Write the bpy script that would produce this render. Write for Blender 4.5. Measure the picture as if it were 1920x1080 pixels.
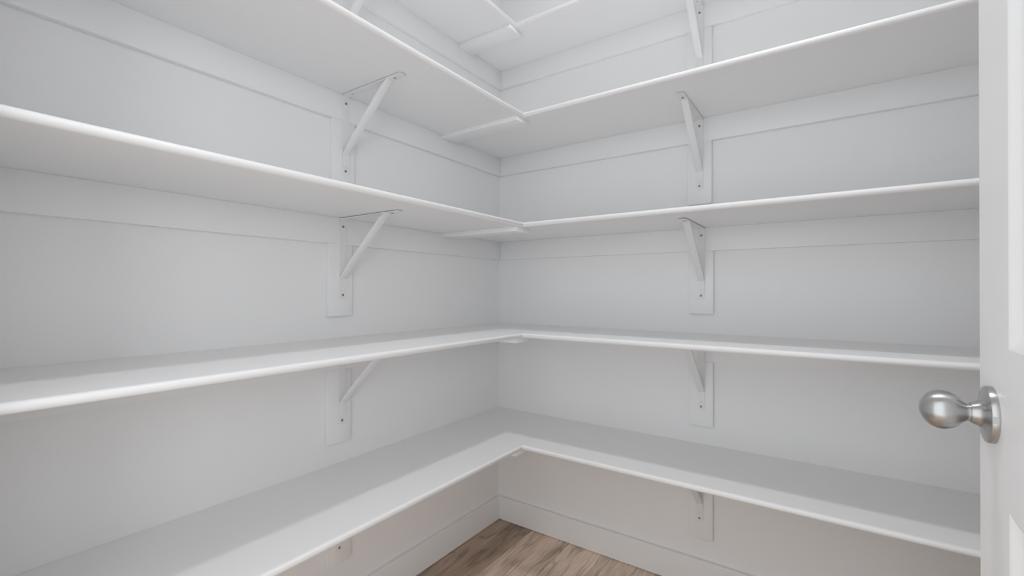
import bpy, bmesh, math, random
from mathutils import Vector, Matrix

random.seed(7)
scene = bpy.context.scene
C = scene.collection
for o in list(bpy.data.objects):
    bpy.data.objects.remove(o)

# ------------------------------------------------------------------ camera
CAM = Vector((1.3397, -1.8278, 1.1099))
YAW, PITCH, ROLL, FPX = 0.6049, 0.0067, 0.0035, 859.88
F = Vector((-math.sin(YAW) * math.cos(PITCH), math.cos(YAW) * math.cos(PITCH), math.sin(PITCH)))
R0 = Vector((math.cos(YAW), math.sin(YAW), 0))
U0 = R0.cross(F)
Rv = R0 * math.cos(ROLL) + U0 * math.sin(ROLL)
Uv = U0 * math.cos(ROLL) - R0 * math.sin(ROLL)
cd = bpy.data.cameras.new('camera')
cam = bpy.data.objects.new('camera', cd)
C.objects.link(cam)
cd.sensor_fit = 'HORIZONTAL'
cd.sensor_width = 36.0
cd.lens = FPX * 36.0 / 1920.0
cd.clip_start = 0.02
B = -F
cam.matrix_world = Matrix(((Rv.x, Uv.x, B.x, CAM.x), (Rv.y, Uv.y, B.y, CAM.y), (Rv.z, Uv.z, B.z, CAM.z), (0, 0, 0, 1)))
scene.camera = cam

# ------------------------------------------------------------------ world (daylit room beyond the doorway) and exposure
LAMP_WATTS = 8.4
WORLD_STRENGTH = 1.86
WINDOW_WATTS = 10.5
EXPOSURE = 0.0
w = bpy.data.worlds.new('world')
scene.world = w
w.use_nodes = True
bg = w.node_tree.nodes['Background']
bg.inputs['Color'].default_value = (0.945, 0.976, 1.0, 1)
bg.inputs['Strength'].default_value = WORLD_STRENGTH
scene.cycles.max_bounces = 10
scene.cycles.diffuse_bounces = 8
scene.cycles.glossy_bounces = 3
vs = scene.view_settings
vs.view_transform = 'Standard'
vs.look = 'None'
vs.exposure = EXPOSURE
vs.gamma = 1.0
vs.use_curve_mapping = False

# ------------------------------------------------------------------ dimensions (metres)
W = 2.10          # pantry width (x)
YF = -1.775       # inner face of the wall with the doorway
H = 2.74          # ceiling
Z = [0.5384, 0.9530, 1.3655, 1.7752, 2.2013]      # shelf tops, lowest first
T = 0.0172        # shelf thickness
DEP = [0.4068, 0.4068, 0.4068, 0.4068, 0.2980]    # shelf depths
HC = 0.0863       # wall cleat height
TC = 0.018        # cleat / backing board thickness

# ------------------------------------------------------------------ materials
def new_mat(name):
    m = bpy.data.materials.new(name)
    m.use_nodes = True
    nt = m.node_tree
    return m, nt, nt.nodes['Principled BSDF']

def paint(name, col, rough, var=0.012, scale=2.3):
    m, nt, b = new_mat(name)
    N, L = nt.nodes, nt.links
    tc = N.new('ShaderNodeTexCoord')
    n2 = N.new('ShaderNodeTexNoise'); n2.inputs['Scale'].default_value = scale; n2.inputs['Detail'].default_value = 1
    L.new(tc.outputs['Object'], n2.inputs['Vector'])
    mx = N.new('ShaderNodeMix'); mx.data_type = 'RGBA'
    mx.inputs['A'].default_value = (*[c * (1 - var) for c in col], 1)
    mx.inputs['B'].default_value = (*[min(1, c * (1 + var)) for c in col], 1)
    L.new(n2.outputs['Fac'], mx.inputs['Factor'])
    L.new(mx.outputs['Result'], b.inputs['Base Color'])
    b.inputs['Roughness'].default_value = rough
    b.inputs['Specular IOR Level'].default_value = 0.4
    return m

WHITE = (0.850, 0.851, 0.854)
M_WALL = paint('wall_paint', WHITE, 0.6)
M_TRIM = paint('trim_paint', WHITE, 0.38, 0.008)
M_SHELF = paint('shelf_paint', WHITE, 0.36, 0.008)
M_NOSE = paint('nosing_paint', (0.855, 0.856, 0.859), 0.42, 0.006)
M_DOOR = paint('door_paint', (0.855, 0.856, 0.859), 0.36, 0.006)
M_CEIL = paint('ceiling_paint', WHITE, 0.8)
M_BRKT = paint('bracket_enamel', (0.800, 0.801, 0.804), 0.4, 0.006)

def metal(name, col, rough, aniso=0.0):
    m, nt, b = new_mat(name)
    N, L = nt.nodes, nt.links
    b.inputs['Metallic'].default_value = 1.0
    b.inputs['Base Color'].default_value = (*col, 1)
    b.inputs['Roughness'].default_value = rough
    tc = N.new('ShaderNodeTexCoord')
    ns = N.new('ShaderNodeTexNoise'); ns.inputs['Scale'].default_value = 250.0; ns.inputs['Detail'].default_value = 2
    L.new(tc.outputs['Object'], ns.inputs['Vector'])
    mr = N.new('ShaderNodeMapRange'); mr.inputs['To Min'].default_value = rough * 0.85; mr.inputs['To Max'].default_value = rough * 1.15
    L.new(ns.outputs['Fac'], mr.inputs['Value']); L.new(mr.outputs['Result'], b.inputs['Roughness'])
    if aniso:
        tg = N.new('ShaderNodeTangent'); tg.direction_type = 'RADIAL'; tg.axis = 'X'
        L.new(tg.outputs['Tangent'], b.inputs['Tangent'])
        b.inputs['Anisotropic'].default_value = aniso
        b.inputs['Anisotropic Rotation'].default_value = ANISO_ROT
    return m
ANISO_ROT = 0.25
M_NICKEL = metal('satin_nickel', (0.50, 0.50, 0.50), 0.33, 0.75)
M_SCREW = metal('screw_zinc', (0.45, 0.45, 0.46), 0.4)

def plain(name, col, rough):
    m, nt, b = new_mat(name)
    N, L = nt.nodes, nt.links
    ns = N.new('ShaderNodeTexNoise'); ns.inputs['Scale'].default_value = 60
    mx = N.new('ShaderNodeMix'); mx.data_type = 'RGBA'
    mx.inputs['A'].default_value = (*[c * 0.92 for c in col], 1); mx.inputs['B'].default_value = (*[c * 1.06 for c in col], 1)
    L.new(ns.outputs['Fac'], mx.inputs['Factor']); L.new(mx.outputs['Result'], b.inputs['Base Color'])
    b.inputs['Roughness'].default_value = rough
    return m
M_DARK = plain('recess_shade', (0.02, 0.02, 0.02), 0.7)  # near-black colour paints the shade inside screw recesses and holes
M_SUB = plain('underlay', (0.035, 0.028, 0.022), 0.9)

def emit(name, strength):
    m, nt, b = new_mat(name)
    b.inputs['Base Color'].default_value = (0.9, 0.9, 0.9, 1)
    b.inputs['Emission Color'].default_value = (0.975, 0.985, 1.0, 1)
    b.inputs['Emission Strength'].default_value = strength
    return m
M_LAMP = emit('lamp_diffuser', 4.0)

def wood():
    m, nt, b = new_mat('oak_plank')
    N, L = nt.nodes, nt.links
    tc = N.new('ShaderNodeTexCoord')
    oi = N.new('ShaderNodeObjectInfo')
    off = N.new('ShaderNodeVectorMath'); off.operation = 'MULTIPLY_ADD'
    cmb = N.new('ShaderNodeCombineXYZ')
    for k, s in enumerate((13.7, 41.3, 7.9)):
        q = N.new('ShaderNodeMath'); q.operation = 'MULTIPLY'; q.inputs[1].default_value = s
        L.new(oi.outputs['Random'], q.inputs[0]); L.new(q.outputs[0], cmb.inputs[k])
    off.inputs[1].default_value = (1, 1, 1)
    L.new(tc.outputs['Object'], off.inputs[0]); L.new(cmb.outputs[0], off.inputs[2])
    # cathedral grain: distorted rings stretched along the plank
    mp = N.new('ShaderNodeMapping'); mp.inputs['Scale'].default_value = (6.5, 0.9, 1.0)
    L.new(off.outputs[0], mp.inputs['Vector'])
    warp = N.new('ShaderNodeTexNoise'); warp.inputs['Scale'].default_value = 1.15; warp.inputs['Detail'].default_value = 3
    L.new(mp.outputs['Vector'], warp.inputs['Vector'])
    rings = N.new('ShaderNodeMath'); rings.operation = 'MULTIPLY'; rings.inputs[1].default_value = 70.0
    L.new(warp.outputs['Fac'], rings.inputs[0])
    sn = N.new('ShaderNodeMath'); sn.operation = 'SINE'; L.new(rings.outputs[0], sn.inputs[0])
    # fine fibres
    mp2 = N.new('ShaderNodeMapping'); mp2.inputs['Scale'].default_value = (260, 7, 50)
    L.new(off.outputs[0], mp2.inputs['Vector'])
    fib = N.new('ShaderNodeTexNoise'); fib.inputs['Scale'].default_value = 1.0; fib.inputs['Detail'].default_value = 4
    L.new(mp2.outputs['Vector'], fib.inputs['Vector'])
    # broad dark smudges / knots
    mp3 = N.new('ShaderNodeMapping'); mp3.inputs['Scale'].default_value = (13, 3.2, 5)
    L.new(off.outputs[0], mp3.inputs['Vector'])
    big = N.new('ShaderNodeTexNoise'); big.inputs['Scale'].default_value = 1.0; big.inputs['Detail'].default_value = 4
    L.new(mp3.outputs['Vector'], big.inputs['Vector'])
    r1 = N.new('ShaderNodeValToRGB')
    r1.color_ramp.elements[0].position = 0.26; r1.color_ramp.elements[0].color = (0.29, 0.208, 0.150, 1)
    r1.color_ramp.elements[1].position = 0.58; r1.color_ramp.elements[1].color = (0.56, 0.425, 0.325, 1)
    L.new(big.outputs['Fac'], r1.inputs['Fac'])
    r2 = N.new('ShaderNodeValToRGB')
    r2.color_ramp.elements[0].position = 0.0; r2.color_ramp.elements[0].color = (1.0, 1.0, 1.0, 1)
    r2.color_ramp.elements[1].position = 1.0; r2.color_ramp.elements[1].color = (0.52, 0.48, 0.45, 1)
    pw = N.new('ShaderNodeMath'); pw.operation = 'POWER'; pw.inputs[1].default_value = 9.0
    ab = N.new('ShaderNodeMapRange'); ab.inputs['From Min'].default_value = -1
    L.new(sn.outputs[0], ab.inputs['Value']); L.new(ab.outputs['Result'], pw.inputs[0]); L.new(pw.outputs[0], r2.inputs['Fac'])
    m1 = N.new('ShaderNodeMix'); m1.data_type = 'RGBA'; m1.blend_type = 'MULTIPLY'; m1.inputs['Factor'].default_value = 0.6
    L.new(r1.outputs['Color'], m1.inputs['A']); L.new(r2.outputs['Color'], m1.inputs['B'])
    r3 = N.new('ShaderNodeValToRGB')
    r3.color_ramp.elements[0].position = 0.3; r3.color_ramp.elements[0].color = (0.70, 0.69, 0.68, 1)
    r3.color_ramp.elements[1].position = 0.7; r3.color_ramp.elements[1].color = (1.06, 1.06, 1.06, 1)
    L.new(fib.outputs['Fac'], r3.inputs['Fac'])
    m2 = N.new('ShaderNodeMix'); m2.data_type = 'RGBA'; m2.blend_type = 'MULTIPLY'; m2.inputs['Factor'].default_value = 1.0
    L.new(m1.outputs['Result'], m2.inputs['A']); L.new(r3.outputs['Color'], m2.inputs['B'])
    hs = N.new('ShaderNodeHueSaturation')
    sp = N.new('ShaderNodeSeparateColor'); L.new(oi.outputs['Color'], sp.inputs['Color'])
    L.new(sp.outputs['Red'], hs.inputs['Value']); L.new(sp.outputs['Green'], hs.inputs['Saturation'])
    L.new(m2.outputs['Result'], hs.inputs['Color'])
    L.new(hs.outputs['Color'], b.inputs['Base Color'])
    bp = N.new('ShaderNodeBump'); bp.inputs['Strength'].default_value = 0.12; bp.inputs['Distance'].default_value = 0.001
    L.new(fib.outputs['Fac'], bp.inputs['Height']); L.new(bp.outputs['Normal'], b.inputs['Normal'])
    b.inputs['Roughness'].default_value = 0.5
    return m
M_WOOD = wood()

# ------------------------------------------------------------------ helpers
def add_box(bm, x0, x1, y0, y1, z0, z1):
    v = [bm.verts.new((x, y, z)) for z in (z0, z1) for y in (y0, y1) for x in (x0, x1)]
    for f in ((0, 2, 3, 1), (4, 5, 7, 6), (0, 1, 5, 4), (2, 6, 7, 3), (0, 4, 6, 2), (1, 3, 7, 5)):
        bm.faces.new([v[i] for i in f])

def to_mesh(name, bm, mats, smooth=None):
    bmesh.ops.recalc_face_normals(bm, faces=bm.faces)
    me = bpy.data.meshes.new(name)
    if smooth is not None:
        for f in bm.faces:
            f.smooth = True
        for e in bm.edges:
            e.smooth = not (len(e.link_faces) == 2 and e.calc_face_angle(0) > smooth)
    bm.to_mesh(me); bm.free()
    for m in (mats if isinstance(mats, (list, tuple)) else [mats]):
        me.materials.append(m)
    return me

def link(name, me, parent=None, loc=(0, 0, 0), rot=None):
    o = bpy.data.objects.new(name, me)
    C.objects.link(o)
    o.location = loc
    if rot: o.rotation_euler = rot
    if parent: o.parent = parent
    return o

def box_mesh(name, dims, mat, bevel=0.0, seg=2):
    """box spanning 0..dims from its own corner"""
    bm = bmesh.new()
    add_box(bm, 0, dims[0], 0, dims[1], 0, dims[2])
    if bevel:
        bmesh.ops.bevel(bm, geom=list(bm.edges), offset=bevel, segments=seg, affect='EDGES', profile=0.5)
    return to_mesh(name, bm, mat, smooth=math.radians(40) if bevel else None)

def box_obj(name, lo, hi, mat, parent=None, bevel=0.0):
    me = box_mesh(name, [hi[i] - lo[i] for i in range(3)], mat, bevel)
    return link(name, me, parent, lo)

def tag(o, label=None, cat=None, group=None, kind=None):
    if label: o['label'] = label
    if cat: o['category'] = cat
    if group: o['group'] = group
    if kind: o['kind'] = kind
    return o

def empty(name, loc=(0, 0, 0), rz=0.0):
    o = bpy.data.objects.new(name, None)
    o.empty_display_size = 0.05
    C.objects.link(o)
    o.location = loc; o.rotation_euler = (0, 0, rz)
    return o

def lathe(name, prof, mat, seg=48, axis='X', smooth=math.radians(35)):
    """prof: (distance along axis, radius)"""
    bm = bmesh.new()
    rings = []
    for d, r in prof:
        if r < 1e-6:
            rings.append([bm.verts.new((d, 0, 0))])
        else:
            rings.append([bm.verts.new((d, r * math.cos(2 * math.pi * k / seg), r * math.sin(2 * math.pi * k / seg))) for k in range(seg)])
    for a, b in zip(rings, rings[1:]):
        for k in range(seg):
            k2 = (k + 1) % seg
            if len(a) == 1 and len(b) == 1: continue
            if len(a) == 1: bm.faces.new((a[0], b[k], b[k2]))
            elif len(b) == 1: bm.faces.new((a[k], b[0], a[k2]))
            else: bm.faces.new((a[k], b[k], b[k2], a[k2]))
    if axis == 'Z':
        bmesh.ops.transform(bm, matrix=Matrix.Rotation(-math.pi / 2, 4, 'Y'), verts=bm.verts)
    return to_mesh(name, bm, mat, smooth)

# ------------------------------------------------------------------ room shell
WT = 0.1
box_wall = [('wall_left', (-WT, YF - 0.115, 0), (0, WT, H), 'plain white painted wall on the left behind the shelves'),
            ('wall_back', (0, 0, 0), (W, WT, H), 'plain white painted wall on the right of the corner behind the shelves'),
            ('wall_right', (W, YF - 0.115, 0), (W + WT, WT, H), 'plain white side wall hidden behind the open door')]
for n, lo, hi, lb in box_wall:
    tag(box_obj(n, lo, hi, M_WALL), lb, kind='structure')
DX0, DX1, DH = 0.48, 1.50, 2.06
bm = bmesh.new()
add_box(bm, 0, DX0, YF - 0.115, YF, 0, H)
add_box(bm, DX1 + 0.04, W, YF - 0.115, YF, 0, H)
add_box(bm, DX0, DX1 + 0.04, YF - 0.115, YF, DH, H)
tag(link('wall_front', to_mesh('wall_front', bm, M_WALL)), 'white wall with the doorway the camera looks through', kind='structure')
tag(box_obj('ceiling', (-WT, YF - 0.115, H), (W + WT, WT, H + 0.08), M_CEIL), 'flat white ceiling above the pantry shelves', kind='structure')
# door jamb lining
bm = bmesh.new()
add_box(bm, DX0, DX0 + 0.018, YF - 0.118, YF + 0.003, 0.0, DH)
add_box(bm, DX1 + 0.022, DX1 + 0.04, YF - 0.118, YF + 0.003, 0.0, DH)
add_box(bm, DX0 + 0.018, DX1 + 0.022, YF - 0.118, YF + 0.003, DH - 0.018, DH)
tag(link('trim_1', to_mesh('door_jamb', bm, M_TRIM)), 'white jamb lining of the doorway', kind='structure')

# window of the adjoining room: its daylight falls through the doorway onto the left wall
HX, HY, HZ, HW, HH = 2.75, -3.40, 1.60, 0.80, 1.00
HDIR = math.atan2(-1.0 - HY, 0.30 - HX)          # faces the doorway
hall = empty('wall_hall', (HX, HY, 0), HDIR)
tag(hall, 'white wall of the adjoining room with a window in it', kind='structure')
bm = bmesh.new()
for y0, y1, z0, z1 in ((-0.8, -HW / 2, 0, H), (HW / 2, 0.8, 0, H), (-HW / 2, HW / 2, 0, HZ - HH / 2), (-HW / 2, HW / 2, HZ + HH / 2, H)):
    add_box(bm, -0.10, 0.0, y0, y1, z0, z1)
link('hall_wall_panel', to_mesh('hall_wall_panel', bm, M_WALL), hall)
win = empty('window_1', (HX, HY, HZ), HDIR)
tag(win, 'window in the adjoining room facing the pantry doorway', kind='structure')
bm = bmesh.new()
for y0, y1, z0, z1 in ((-HW / 2, -HW / 2 + 0.04, -HH / 2, HH / 2), (HW / 2 - 0.04, HW / 2, -HH / 2, HH / 2), (-HW / 2 + 0.04, HW / 2 - 0.04, -HH / 2, -HH / 2 + 0.04), (-HW / 2 + 0.04, HW / 2 - 0.04, HH / 2 - 0.04, HH / 2)):
    add_box(bm, -0.06, -0.02, y0, y1, z0, z1)
link('window_frame', to_mesh('window_frame', bm, M_TRIM), win)
wl = bpy.data.lights.new('window_daylight', 'AREA')
wl.shape = 'RECTANGLE'; wl.size = HW - 0.08; wl.size_y = HH - 0.08; wl.energy = WINDOW_WATTS; wl.color = (0.985, 0.992, 1.0)
wo = link('window_daylight', wl, win, (-0.015, 0, 0))
wo.rotation_euler = Matrix(((0, 0, -1), (-1, 0, 0), (0, 1, 0))).to_euler()      # shines along the window's +x

# guides daylight sampling through the doorway (a portal gives off no light itself)
pd = bpy.data.lights.new('doorway_portal', 'AREA')
pd.shape = 'RECTANGLE'; pd.size = DX1 - DX0 + 0.04; pd.size_y = DH
pd.cycles.is_portal = True
po = link('doorway_portal', pd, None, ((DX0 + DX1 + 0.04) / 2, YF - 0.12, DH / 2), (math.pi / 2, 0, 0))

# floor: planks running along y
flo = box_obj('floor', (-0.02, -2.6, -0.06), (W + 0.02, 0.02, -0.0085), M_SUB)
tag(flo, 'brown wood plank floor of the pantry', kind='structure')
PW, PL, TH = 0.194, 1.22, 0.008
plank_cache = {}
def plank(x0, x1, y0, y1, tone):
    key = (round(x1 - x0, 4), round(y1 - y0, 4))
    if key not in plank_cache:
        bm = bmesh.new()
        add_box(bm, 0, x1 - x0, 0, y1 - y0, 0, TH)
        top = [e for e in bm.edges if all(v.co.z > TH * 0.9 for v in e.verts)]
        bmesh.ops.bevel(bm, geom=top, offset=0.0011, segments=1, affect='EDGES')
        plank_cache[key] = to_mesh('plank', bm, M_WOOD)
    o = link('plank', plank_cache[key], flo)
    o.location = Vector((x0, y0, -TH)) - flo.location
    o.color = (tone[0] * random.uniform(0.96, 1.04), tone[1], 1, 1)
    return o
gap = 0.0007
TONES = [(0.95, 1.0), (0.95, 1.0), (1.68, 0.84), (1.84, 0.76), (1.78, 0.74), (1.65, 0.8), (1.4, 0.88), (1.65, 0.8), (1.5, 0.86)]
xs = [0.0] + [0.0105 + PW * k for k in range(0, 11)] + [W]
xs = [x for x in xs if x <= W]
starts = [0.3, 1.02, 0.66, 0.98, 0.74, 0.45, 1.05, 0.1, 0.85, 0.55, 0.3, 0.9, 0.6]
for i in range(len(xs) - 1):
    x0, x1 = xs[i], xs[i + 1]
    if x1 - x0 < 0.005: continue
    y = 0.0
    first = starts[i % len(starts)]
    yb = [0.0]
    q = -first
    while q > -2.6:
        yb.append(q); q -= PL
    yb.append(-2.6)
    for ya, yc in zip(yb, yb[1:]):
        plank(x0 + gap, x1 - gap, yc + gap, ya - gap, TONES[i % len(TONES)])

# baseboards; inward slope added to the top so its ledge shades darker
def baseboard(name, length, label):
    prof = [(0, 0.0022), (0.0182, 0.0022), (0.0182, 0.1072), (0.0176, 0.1086), (0.0162, 0.1092), (0.004, 0.1082), (0, 0.1060)]
    bm = bmesh.new()
    a = [bm.verts.new((0, p[0], p[1])) for p in prof]
    b = [bm.verts.new((length, p[0], p[1])) for p in prof]
    for k in range(len(prof)):
        k2 = (k + 1) % len(prof)
        bm.faces.new((a[k], a[k2], b[k2], b[k]))
    bm.faces.new(a); bm.faces.new(b[::-1])
    return tag(link(name, to_mesh(name, bm, M_TRIM)), label, kind='structure')
o = baseboard('baseboard_left', -YF, 'white baseboard along the foot of the left wall')
o.rotation_euler = (0, 0, -math.pi / 2); o.location = (0, 0, 0)
o = baseboard('baseboard_back', W, 'white baseboard along the foot of the right-hand shelf wall')
o.matrix_world = Matrix(((1, 0, 0, 0), (0, -1, 0, 0), (0, 0, 1, 0), (0, 0, 0, 1)))

# ------------------------------------------------------------------ ceiling lamp
lamp = empty('ceiling_light', (1.05, -0.855, H))
tag(lamp, 'round flush white disc light in the middle of the ceiling', 'light')
link('trim_ring', lathe('trim_ring', [(0, 0.094), (-0.014, 0.092), (-0.016, 0.089), (-0.016, 0.082), (-0.012, 0.080), (0, 0.080)], M_TRIM, 48, 'Z'), lamp)
link('diffuser', lathe('diffuser', [(-0.004, 0.0795), (-0.0115, 0.0795), (-0.013, 0.070), (-0.013, 0.0)], M_LAMP, 48, 'Z'), lamp)

ld = bpy.data.lights.new('lamp_light', 'AREA')
ld.shape = 'DISK'; ld.size = 0.11; ld.energy = LAMP_WATTS; ld.color = (0.975, 0.985, 1.0)
link('lamp_light', ld, lamp, (0, 0, -0.0165))

# ------------------------------------------------------------------ shelves
LEVEL = ['lowest', 'second lowest', 'middle', 'second highest', 'topmost']
NR = T / 2
def nosing_mesh(name, length, mitre):
    """half round, along +x from 0 to length, rounding towards -y; start end mitred (concave corner)"""
    bm = bmesh.new()
    n = 14
    a, b = [], []
    for k in range(n + 1):
        t = -math.pi / 2 + math.pi * k / n
        p = NR * math.cos(t); z = NR * math.sin(t)
        a.append(bm.verts.new((p * mitre, -p, z)))
        b.append(bm.verts.new((length, -p, z)))
    for k in range(n):
        bm.faces.new((a[k], a[k + 1], b[k + 1], b[k]))
    bm.faces.new((a[n], a[0], b[0], b[n]))
    bm.faces.new(a); bm.faces.new(b[::-1])
    return to_mesh(name, bm, M_NOSE, smooth=math.radians(50))

for i, z in enumerate(Z):
    d = DEP[i] - NR                      # flat board depth
    # right-hand (back wall) shelf runs into the corner
    r = empty('pantry_shelf', (0, 0, z - T))
    tag(r, f'white wooden shelf on the right-hand wall, {LEVEL[i]} of five', 'shelf', 'shelves on the right-hand wall')
    link('shelf_board', box_mesh('shelf_board', (W - 0.001, d, T), M_SHELF, 0.0007, 1), r, (0.0005, -d, 0))
    link('front_nosing', nosing_mesh('front_nosing', W - d - 0.001, 1), r, (d, -d, NR))
    # left shelf butts against it
    l = empty('pantry_shelf', (0, -d, z - T))
    tag(l, f'white wooden shelf on the left wall, {LEVEL[i]} of five', 'shelf', 'shelves on the left wall')
    ln = -YF - d - 0.002
    link('shelf_board', box_mesh('shelf_board', (d, ln, T), M_SHELF, 0.0007, 1), l, (0.0005, -ln - 0.0006, 0))
    me = nosing_mesh('front_nosing', ln, 1)
    # mirror so that it runs along -y and rounds towards +x
    me.transform(Matrix(((0, -1, 0, 0), (-1, 0, 0, 0), (0, 0, 1, 0), (0, 0, 0, 1))))
    me.flip_normals()
    link('front_nosing', me, l, (d + 0.0005, 0, NR))

# ------------------------------------------------------------------ wall cleats under the shelves
for i, z in enumerate(Z):
    zt = z - T
    o = box_obj('wall_cleat', (TC, -TC, zt - HC), (W - 0.001, 0.0, zt), M_TRIM, bevel=0.0012)
    tag(o, f'long white support strip on the right-hand wall under its {LEVEL[i]} shelf', 'cleat', 'support strips on the right-hand wall')
    o = box_obj('wall_cleat', (0.0, YF + 0.001, zt - HC), (TC, 0.0, zt), M_TRIM, bevel=0.0012)
    tag(o, f'long white support strip on the left wall under its {LEVEL[i]} shelf', 'cleat', 'support strips on the left wall')

# ------------------------------------------------------------------ vertical backing boards
RB = [(0.9007, 0.9872, 0.190), (0.9005, 0.9880, 0.6100), (0.9020, 0.9890, 1.0275), (0.8970, 0.9828, 1.4385), (0.8955, 0.9826, 1.872)]
LB = [(-0.9505, -0.8620, 0.2130), (-0.9520, -0.8653, 0.6110), (-0.9500, -0.8630, 1.0263), (-0.9400, -0.8560, 1.4385), (-0.9380, -0.8540, 1.872)]
for i in range(5):
    zt = Z[i] - T - HC
    x0, x1, zb = RB[i]
    o = box_obj('backing_board', (x0, -TC, zb), (x1, 0, zt), M_TRIM, bevel=0.0012)
    tag(o, f'short upright white board behind the bracket of the {LEVEL[i]} shelf on the right-hand wall', 'board', 'bracket boards on the right-hand wall')
    y0, y1, zb = LB[i]
    o = box_obj('backing_board', (0, y0, zb), (TC, y1, zt), M_TRIM, bevel=0.0012)
    tag(o, f'short upright white board behind the bracket of the {LEVEL[i]} shelf on the left wall', 'board', 'bracket boards on the left wall')

# ------------------------------------------------------------------ battens under the corner joints
BT = 0.0175
for i, z in enumerate(Z):
    d = DEP[i]
    x1 = d - 0.010
    o = box_obj('joint_batten', (TC, -d - 0.029, z - T - BT), (x1, -d + 0.057, z - T), M_TRIM, bevel=0.0012)
    tag(o, f'short flat white batten under the corner joint of the {LEVEL[i]} shelves', 'batten', 'battens under the corner joints')

# ------------------------------------------------------------------ shelf brackets
SW, ST = 0.0262, 0.0028
def strap_mesh(name, length, thick=ST, width=SW, round_h=0.0075, n=10, bev=0.0005):
    """plate in local x-y: from x=0 to x=length, rounded at the far end, thickness z 0..thick"""
    hw = width / 2
    pts = [(0, -hw), (length - round_h, -hw)]
    for k in range(1, n):
        t = -math.pi / 2 + math.pi * k / n
        pts.append((length - round_h + round_h * math.cos(t), hw * math.sin(t)))
    pts += [(length - round_h, hw), (0, hw)]
    bm = bmesh.new()
    lo = [bm.verts.new((p[0], p[1], 0)) for p in pts]
    hi = [bm.verts.new((p[0], p[1], thick)) for p in pts]
    bm.faces.new(lo[::-1]); bm.faces.new(hi)
    for k in range(len(pts)):
        k2 = (k + 1) % len(pts)
        bm.faces.new((lo[k], lo[k2], hi[k2], hi[k]))
    return bm

GAP = 0.0019
bm = strap_mesh('wall_strap', 0.2655)
# local x -> down, z -> out of the wall
bmesh.ops.transform(bm, matrix=Matrix(((0, 0, 1, 0), (0, 1, 0, 0), (-1, 0, 0, -GAP), (0, 0, 0, 1))), verts=bm.verts)
ME_WALLSTRAP = to_mesh('wall_strap', bm, M_BRKT, math.radians(30))
bm = strap_mesh('shelf_strap', 0.281)
bmesh.ops.transform(bm, matrix=Matrix(((1, 0, 0, 0), (0, 1, 0, 0), (0, 0, 1, -GAP - ST), (0, 0, 0, 1))), verts=bm.verts)
ME_SHELFSTRAP = to_mesh('shelf_strap', bm, M_BRKT, math.radians(30))

def brace_mesh():
    hw, th = 0.0118, 0.0018
    Tt = Vector((0.2215, 0, -GAP - ST + 0.0006)); J = Vector((ST + th, 0, -0.2000))
    dr = (J - Tt).normalized()
    nrm = Vector((-dr.z, 0, dr.x))                  # outward / downward
    if nrm.x < 0: nrm = -nrm
    bm = bmesh.new()
    stations = [(0.0, 0.0030), (0.03, 0.0045), (0.09, 0.0078), (0.2, 0.0090), (0.75, 0.0090), (0.88, 0.0075), (0.96, 0.0045), (1.0, 0.0030)]
    rings = []
    for s, h in stations:
        c = Tt.lerp(J, s)
        prof = [(-hw, h), (-hw, 0.002), (-hw + 0.0006, 0.0006), (-hw + 0.002, 0), (hw - 0.002, 0), (hw - 0.0006, 0.0006), (hw, 0.002), (hw, h),
                (hw - th, h), (hw - th, th), (-hw + th, th), (-hw + th, h)]
        rings.append([bm.verts.new(c - nrm * dd + Vector((0, v, 0))) for v, dd in prof])
    m = len(rings[0])
    for a, b in zip(rings, rings[1:]):
        for k in range(m):
            k2 = (k + 1) % m
            bm.faces.new((a[k], a[k2], b[k2], b[k]))
    bm.faces.new(rings[0]); bm.faces.new(rings[-1][::-1])
    tab = strap_mesh('tab', 0.0435, 0.0024, 0.0246, 0.0065)
    bmesh.ops.transform(tab, matrix=Matrix(((0, 0, 1, ST), (0, 1, 0, 0), (-1, 0, 0, -0.1990), (0, 0, 0, 1))), verts=tab.verts)
    tmp = bpy.data.meshes.new('tmp'); tab.to_mesh(tmp); tab.free()
    bm.from_mesh(tmp); bpy.data.meshes.remove(tmp)
    return to_mesh('brace', bm, M_BRKT, math.radians(28))
ME_BRACE = brace_mesh()

def screw_mesh():
    bm = bmesh.new()
    n = 20
    prof = [(0.0, 0.0046), (0.0009, 0.0044), (0.0016, 0.0032), (0.0018, 0.0)]
    rings = []
    for d, r in prof:
        rings.append([bm.verts.new((d, r * math.cos(2 * math.pi * k / n), r * math.sin(2 * math.pi * k / n))) for k in range(n)] if r > 0 else [bm.verts.new((d, 0, 0))])
    for a, b in zip(rings, rings[1:]):
        for k in range(n):
            k2 = (k + 1) % n
            if len(b) == 1: bm.faces.new((a[k], b[0], a[k2]))
            else: bm.faces.new((a[k], b[k], b[k2], a[k2]))
    nf = len(bm.faces)
    add_box(bm, 0.0008, 0.00195, -0.0027, 0.0027, -0.0006, 0.0006)  # cross recess as proud dark bars, its shade put into their colour
    add_box(bm, 0.0008, 0.00195, -0.0006, 0.0006, -0.0027, 0.0027)
    for k, f in enumerate(bm.faces):
        f.material_index = 0 if k < nf else 1
    return to_mesh('screw', bm, [M_SCREW, M_DARK], math.radians(40))
ME_SCREW = screw_mesh()
ME_RIVET = lathe('rivet', [(0, 0.0050), (0.0009, 0.0048), (0.0018, 0.0036), (0.0021, 0.0)], M_BRKT, 20)
ME_SLOT = lathe('keyhole', [(0, 0.0042), (0.00025, 0.0041), (0.0003, 0.0)], M_WALL, 16)
ME_HOLE = lathe('hole_shade_disc', [(0, 0.0021), (0.0002, 0.002), (0.0002, 0.0)], M_DARK, 12)  # dark disc laid on the strap, painted as the shade in a hole

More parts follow.
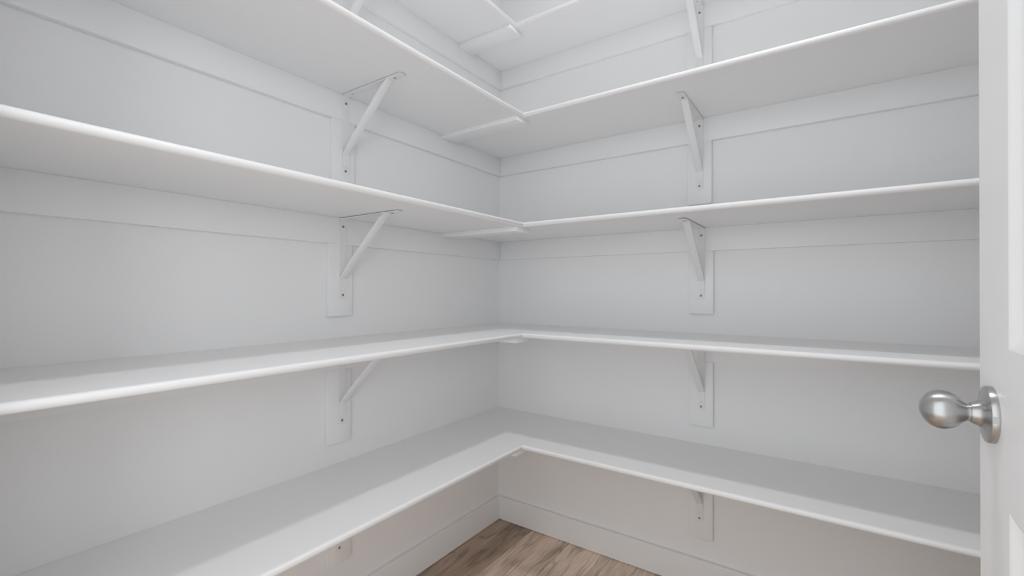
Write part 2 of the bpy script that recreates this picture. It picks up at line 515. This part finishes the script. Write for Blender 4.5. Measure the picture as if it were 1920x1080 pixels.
DOWN = (0, math.pi / 2, 0)   # local +x of screw -> -z
def bracket(loc, rz, label, group):
    t = empty('shelf_bracket', loc, rz)
    tag(t, label, 'bracket', group)
    link('wall_strap', ME_WALLSTRAP, t)
    link('shelf_strap', ME_SHELFSTRAP, t)
    link('brace', ME_BRACE, t)
    zs = -GAP - ST
    a = random.uniform(0, 3)
    link('screw', ME_SCREW, t, (ST, 0, -0.0285), (a, 0, 0))
    link('screw', ME_SCREW, t, (ST, 0, -0.2530), (a + 1, 0, 0))
    link('screw', ME_SCREW, t, (0.2425, 0, zs), DOWN)
    link('rivet', ME_RIVET, t, (ST + 0.0024, 0, -0.2340))
    link('keyhole', ME_SLOT, t, (ST, 0, -0.0375))
    link('hole_shade_disc', ME_HOLE, t, (0.0375, 0, zs), DOWN)
    return t
RX = [0.9420, 0.9478, 0.9475, 0.9410, 0.9410]
LY = [-0.9080, -0.9012, -0.9010, -0.8935, -0.8925]
for i in range(5):
    bracket((RX[i], -TC, Z[i] - T), -math.pi / 2, f'white metal bracket holding up the {LEVEL[i]} shelf on the right-hand wall', 'brackets on the right-hand wall')
    bracket((TC, LY[i], Z[i] - T), 0.0, f'white metal bracket holding up the {LEVEL[i]} shelf on the left wall', 'brackets on the left wall')

# ------------------------------------------------------------------ open door with knob
DFX, DTH = 1.500, 0.035
DY1, DW, DZ0, DZ1 = -0.9935, 0.762, 0.012, 2.035
DY0 = DY1 - DW
ST_W = 0.118
door = empty('door_1', (DFX, DY1, DZ0))
tag(door, 'white panelled door standing open at the right edge', kind='structure')
door['label'] = 'white panelled door standing open at the right edge'
def dbox(name, y0, y1, z0, z1):
    return link(name, box_mesh(name, (DTH, y1 - y0, z1 - z0), M_DOOR), door, (0, y0 - DY1, z0 - DZ0))
# stiles (the free edge is eased)
bm = bmesh.new(); add_box(bm, 0, DTH, 0, ST_W, 0, DZ1 - DZ0)
bmesh.ops.bevel(bm, geom=[e for e in bm.edges if all(v.co.y > ST_W * 0.9 for v in e.verts) and abs(e.verts[0].co.z - e.verts[1].co.z) > 1], offset=0.002, segments=3, affect='EDGES')
link('stile', to_mesh('stile', bm, M_DOOR, math.radians(40)), door, (0, -ST_W, 0))
dbox('stile', DY0, DY0 + ST_W, DZ0, DZ1)
PB, PT = 0.8715, 1.0478      # lock rail
ya, yb = DY0 + ST_W, DY1 - ST_W
dbox('rail', ya, yb, PB, PT)
dbox('rail', ya, yb, DZ0, DZ0 + 0.235)
dbox('rail', ya, yb, DZ1 - 0.12, DZ1)
def panel(y0, y1, z0, z1):
    bm = bmesh.new()
    def ring(ins, dep):
        return [bm.verts.new((dep, y, z)) for y, z in ((y0 + ins, z0 + ins), (y1 - ins, z0 + ins), (y1 - ins, z1 - ins), (y0 + ins, z1 - ins))]
    rs = [ring(i_, d_) for i_, d_ in ((0, 0.0), (0.003, 0.0012), (0.014, 0.0070), (0.019, 0.0085), (0.027, 0.0085), (0.052, 0.0030), (0.056, 0.0026))]
    rs.insert(0, ring(0, DTH))
    for a, b in zip(rs, rs[1:]):
        for k in range(4):
            k2 = (k + 1) % 4
            bm.faces.new((a[k], a[k2], b[k2], b[k]))
    bm.faces.new(rs[-1]); bm.faces.new(rs[0][::-1])
    me = to_mesh('panel', bm, M_DOOR)
    return link('panel', me, door, (0, -DY1, -DZ0))
panel(ya, yb, DZ0 + 0.235, PB)
panel(ya, yb, PT, DZ1 - 0.12)
# knob: axis pointing to -x
KY, KZ = -1.0515, 0.9645
rose = lathe('knob_rose', [(0, 0.0), (0, 0.0333), (0.0012, 0.0337), (0.0050, 0.0335), (0.0068, 0.0325), (0.0076, 0.0305), (0.0090, 0.0230), (0.0100, 0.0180), (0.0112, 0.0160), (0.0130, 0.0149), (0.0165, 0.0131), (0.0185, 0.0125), (0.0196, 0.0118), (0.0199, 0.0100), (0.0199, 0.0)], M_NICKEL, 64)
egg = [(0.0190, 0.0), (0.0190, 0.0103), (0.0203, 0.0106), (0.0225, 0.0108), (0.0251, 0.0124), (0.0278, 0.0149), (0.0315, 0.0183), (0.0357, 0.0211), (0.0411, 0.0231), (0.0471, 0.0237), (0.0537, 0.0219), (0.0575, 0.0195), (0.0604, 0.0166), (0.0628, 0.0132), (0.0646, 0.0094), (0.0660, 0.0050), (0.0666, 0.0)]
def smooth_prof(p, n=4):
    out = []
    for k in range(len(p) - 1):
        p0 = p[max(k - 1, 0)]; p1 = p[k]; p2 = p[k + 1]; p3 = p[min(k + 2, len(p) - 1)]
        for j in range(n):
            t = j / n
            f = lambda a, b, c, d_: 0.5 * (2 * b + (c - a) * t + (2 * a - 5 * b + 4 * c - d_) * t * t + (3 * b - a - 3 * c + d_) * t ** 3)
            out.append((f(p0[0], p1[0], p2[0], p3[0]), max(0.0002, f(p0[1], p1[1], p2[1], p3[1]))))
    out.append(p[-1])
    return out
knob = lathe('knob', egg[:2] + smooth_prof(egg[2:]), M_NICKEL, 64)
for nm, me in (('knob_rose', rose), ('door_knob', knob)):
    me.transform(Matrix.Scale(-1, 4, (1, 0, 0))); me.flip_normals()
    k = link(nm, me, door, (0, KY - DY1, KZ - DZ0))
    k['label'] = 'satin nickel door knob' if nm == 'door_knob' else 'satin nickel round base of the door knob'
    if nm == 'knob_rose':
        ro = k
# small release tab on the rim of the rose, facing the hinge side
bm = bmesh.new(); add_box(bm, -0.0062, -0.0022, -0.0336, -0.0318, -0.0040, 0.0040)
link('release_tab', to_mesh('release_tab', bm, M_NICKEL), ro)
# strike-edge latch plate on the free edge of the door
lp = link('latch_plate', box_mesh('latch_plate', (0.025, 0.0012, 0.057), M_NICKEL, 0.0004, 1), door, (0.005, 0.0, KZ - DZ0 - 0.0285))
link('latch_bolt', box_mesh('latch_bolt', (0.012, 0.009, 0.016), M_NICKEL, 0.002, 2), lp, (0.0065, 0.001, 0.0205))
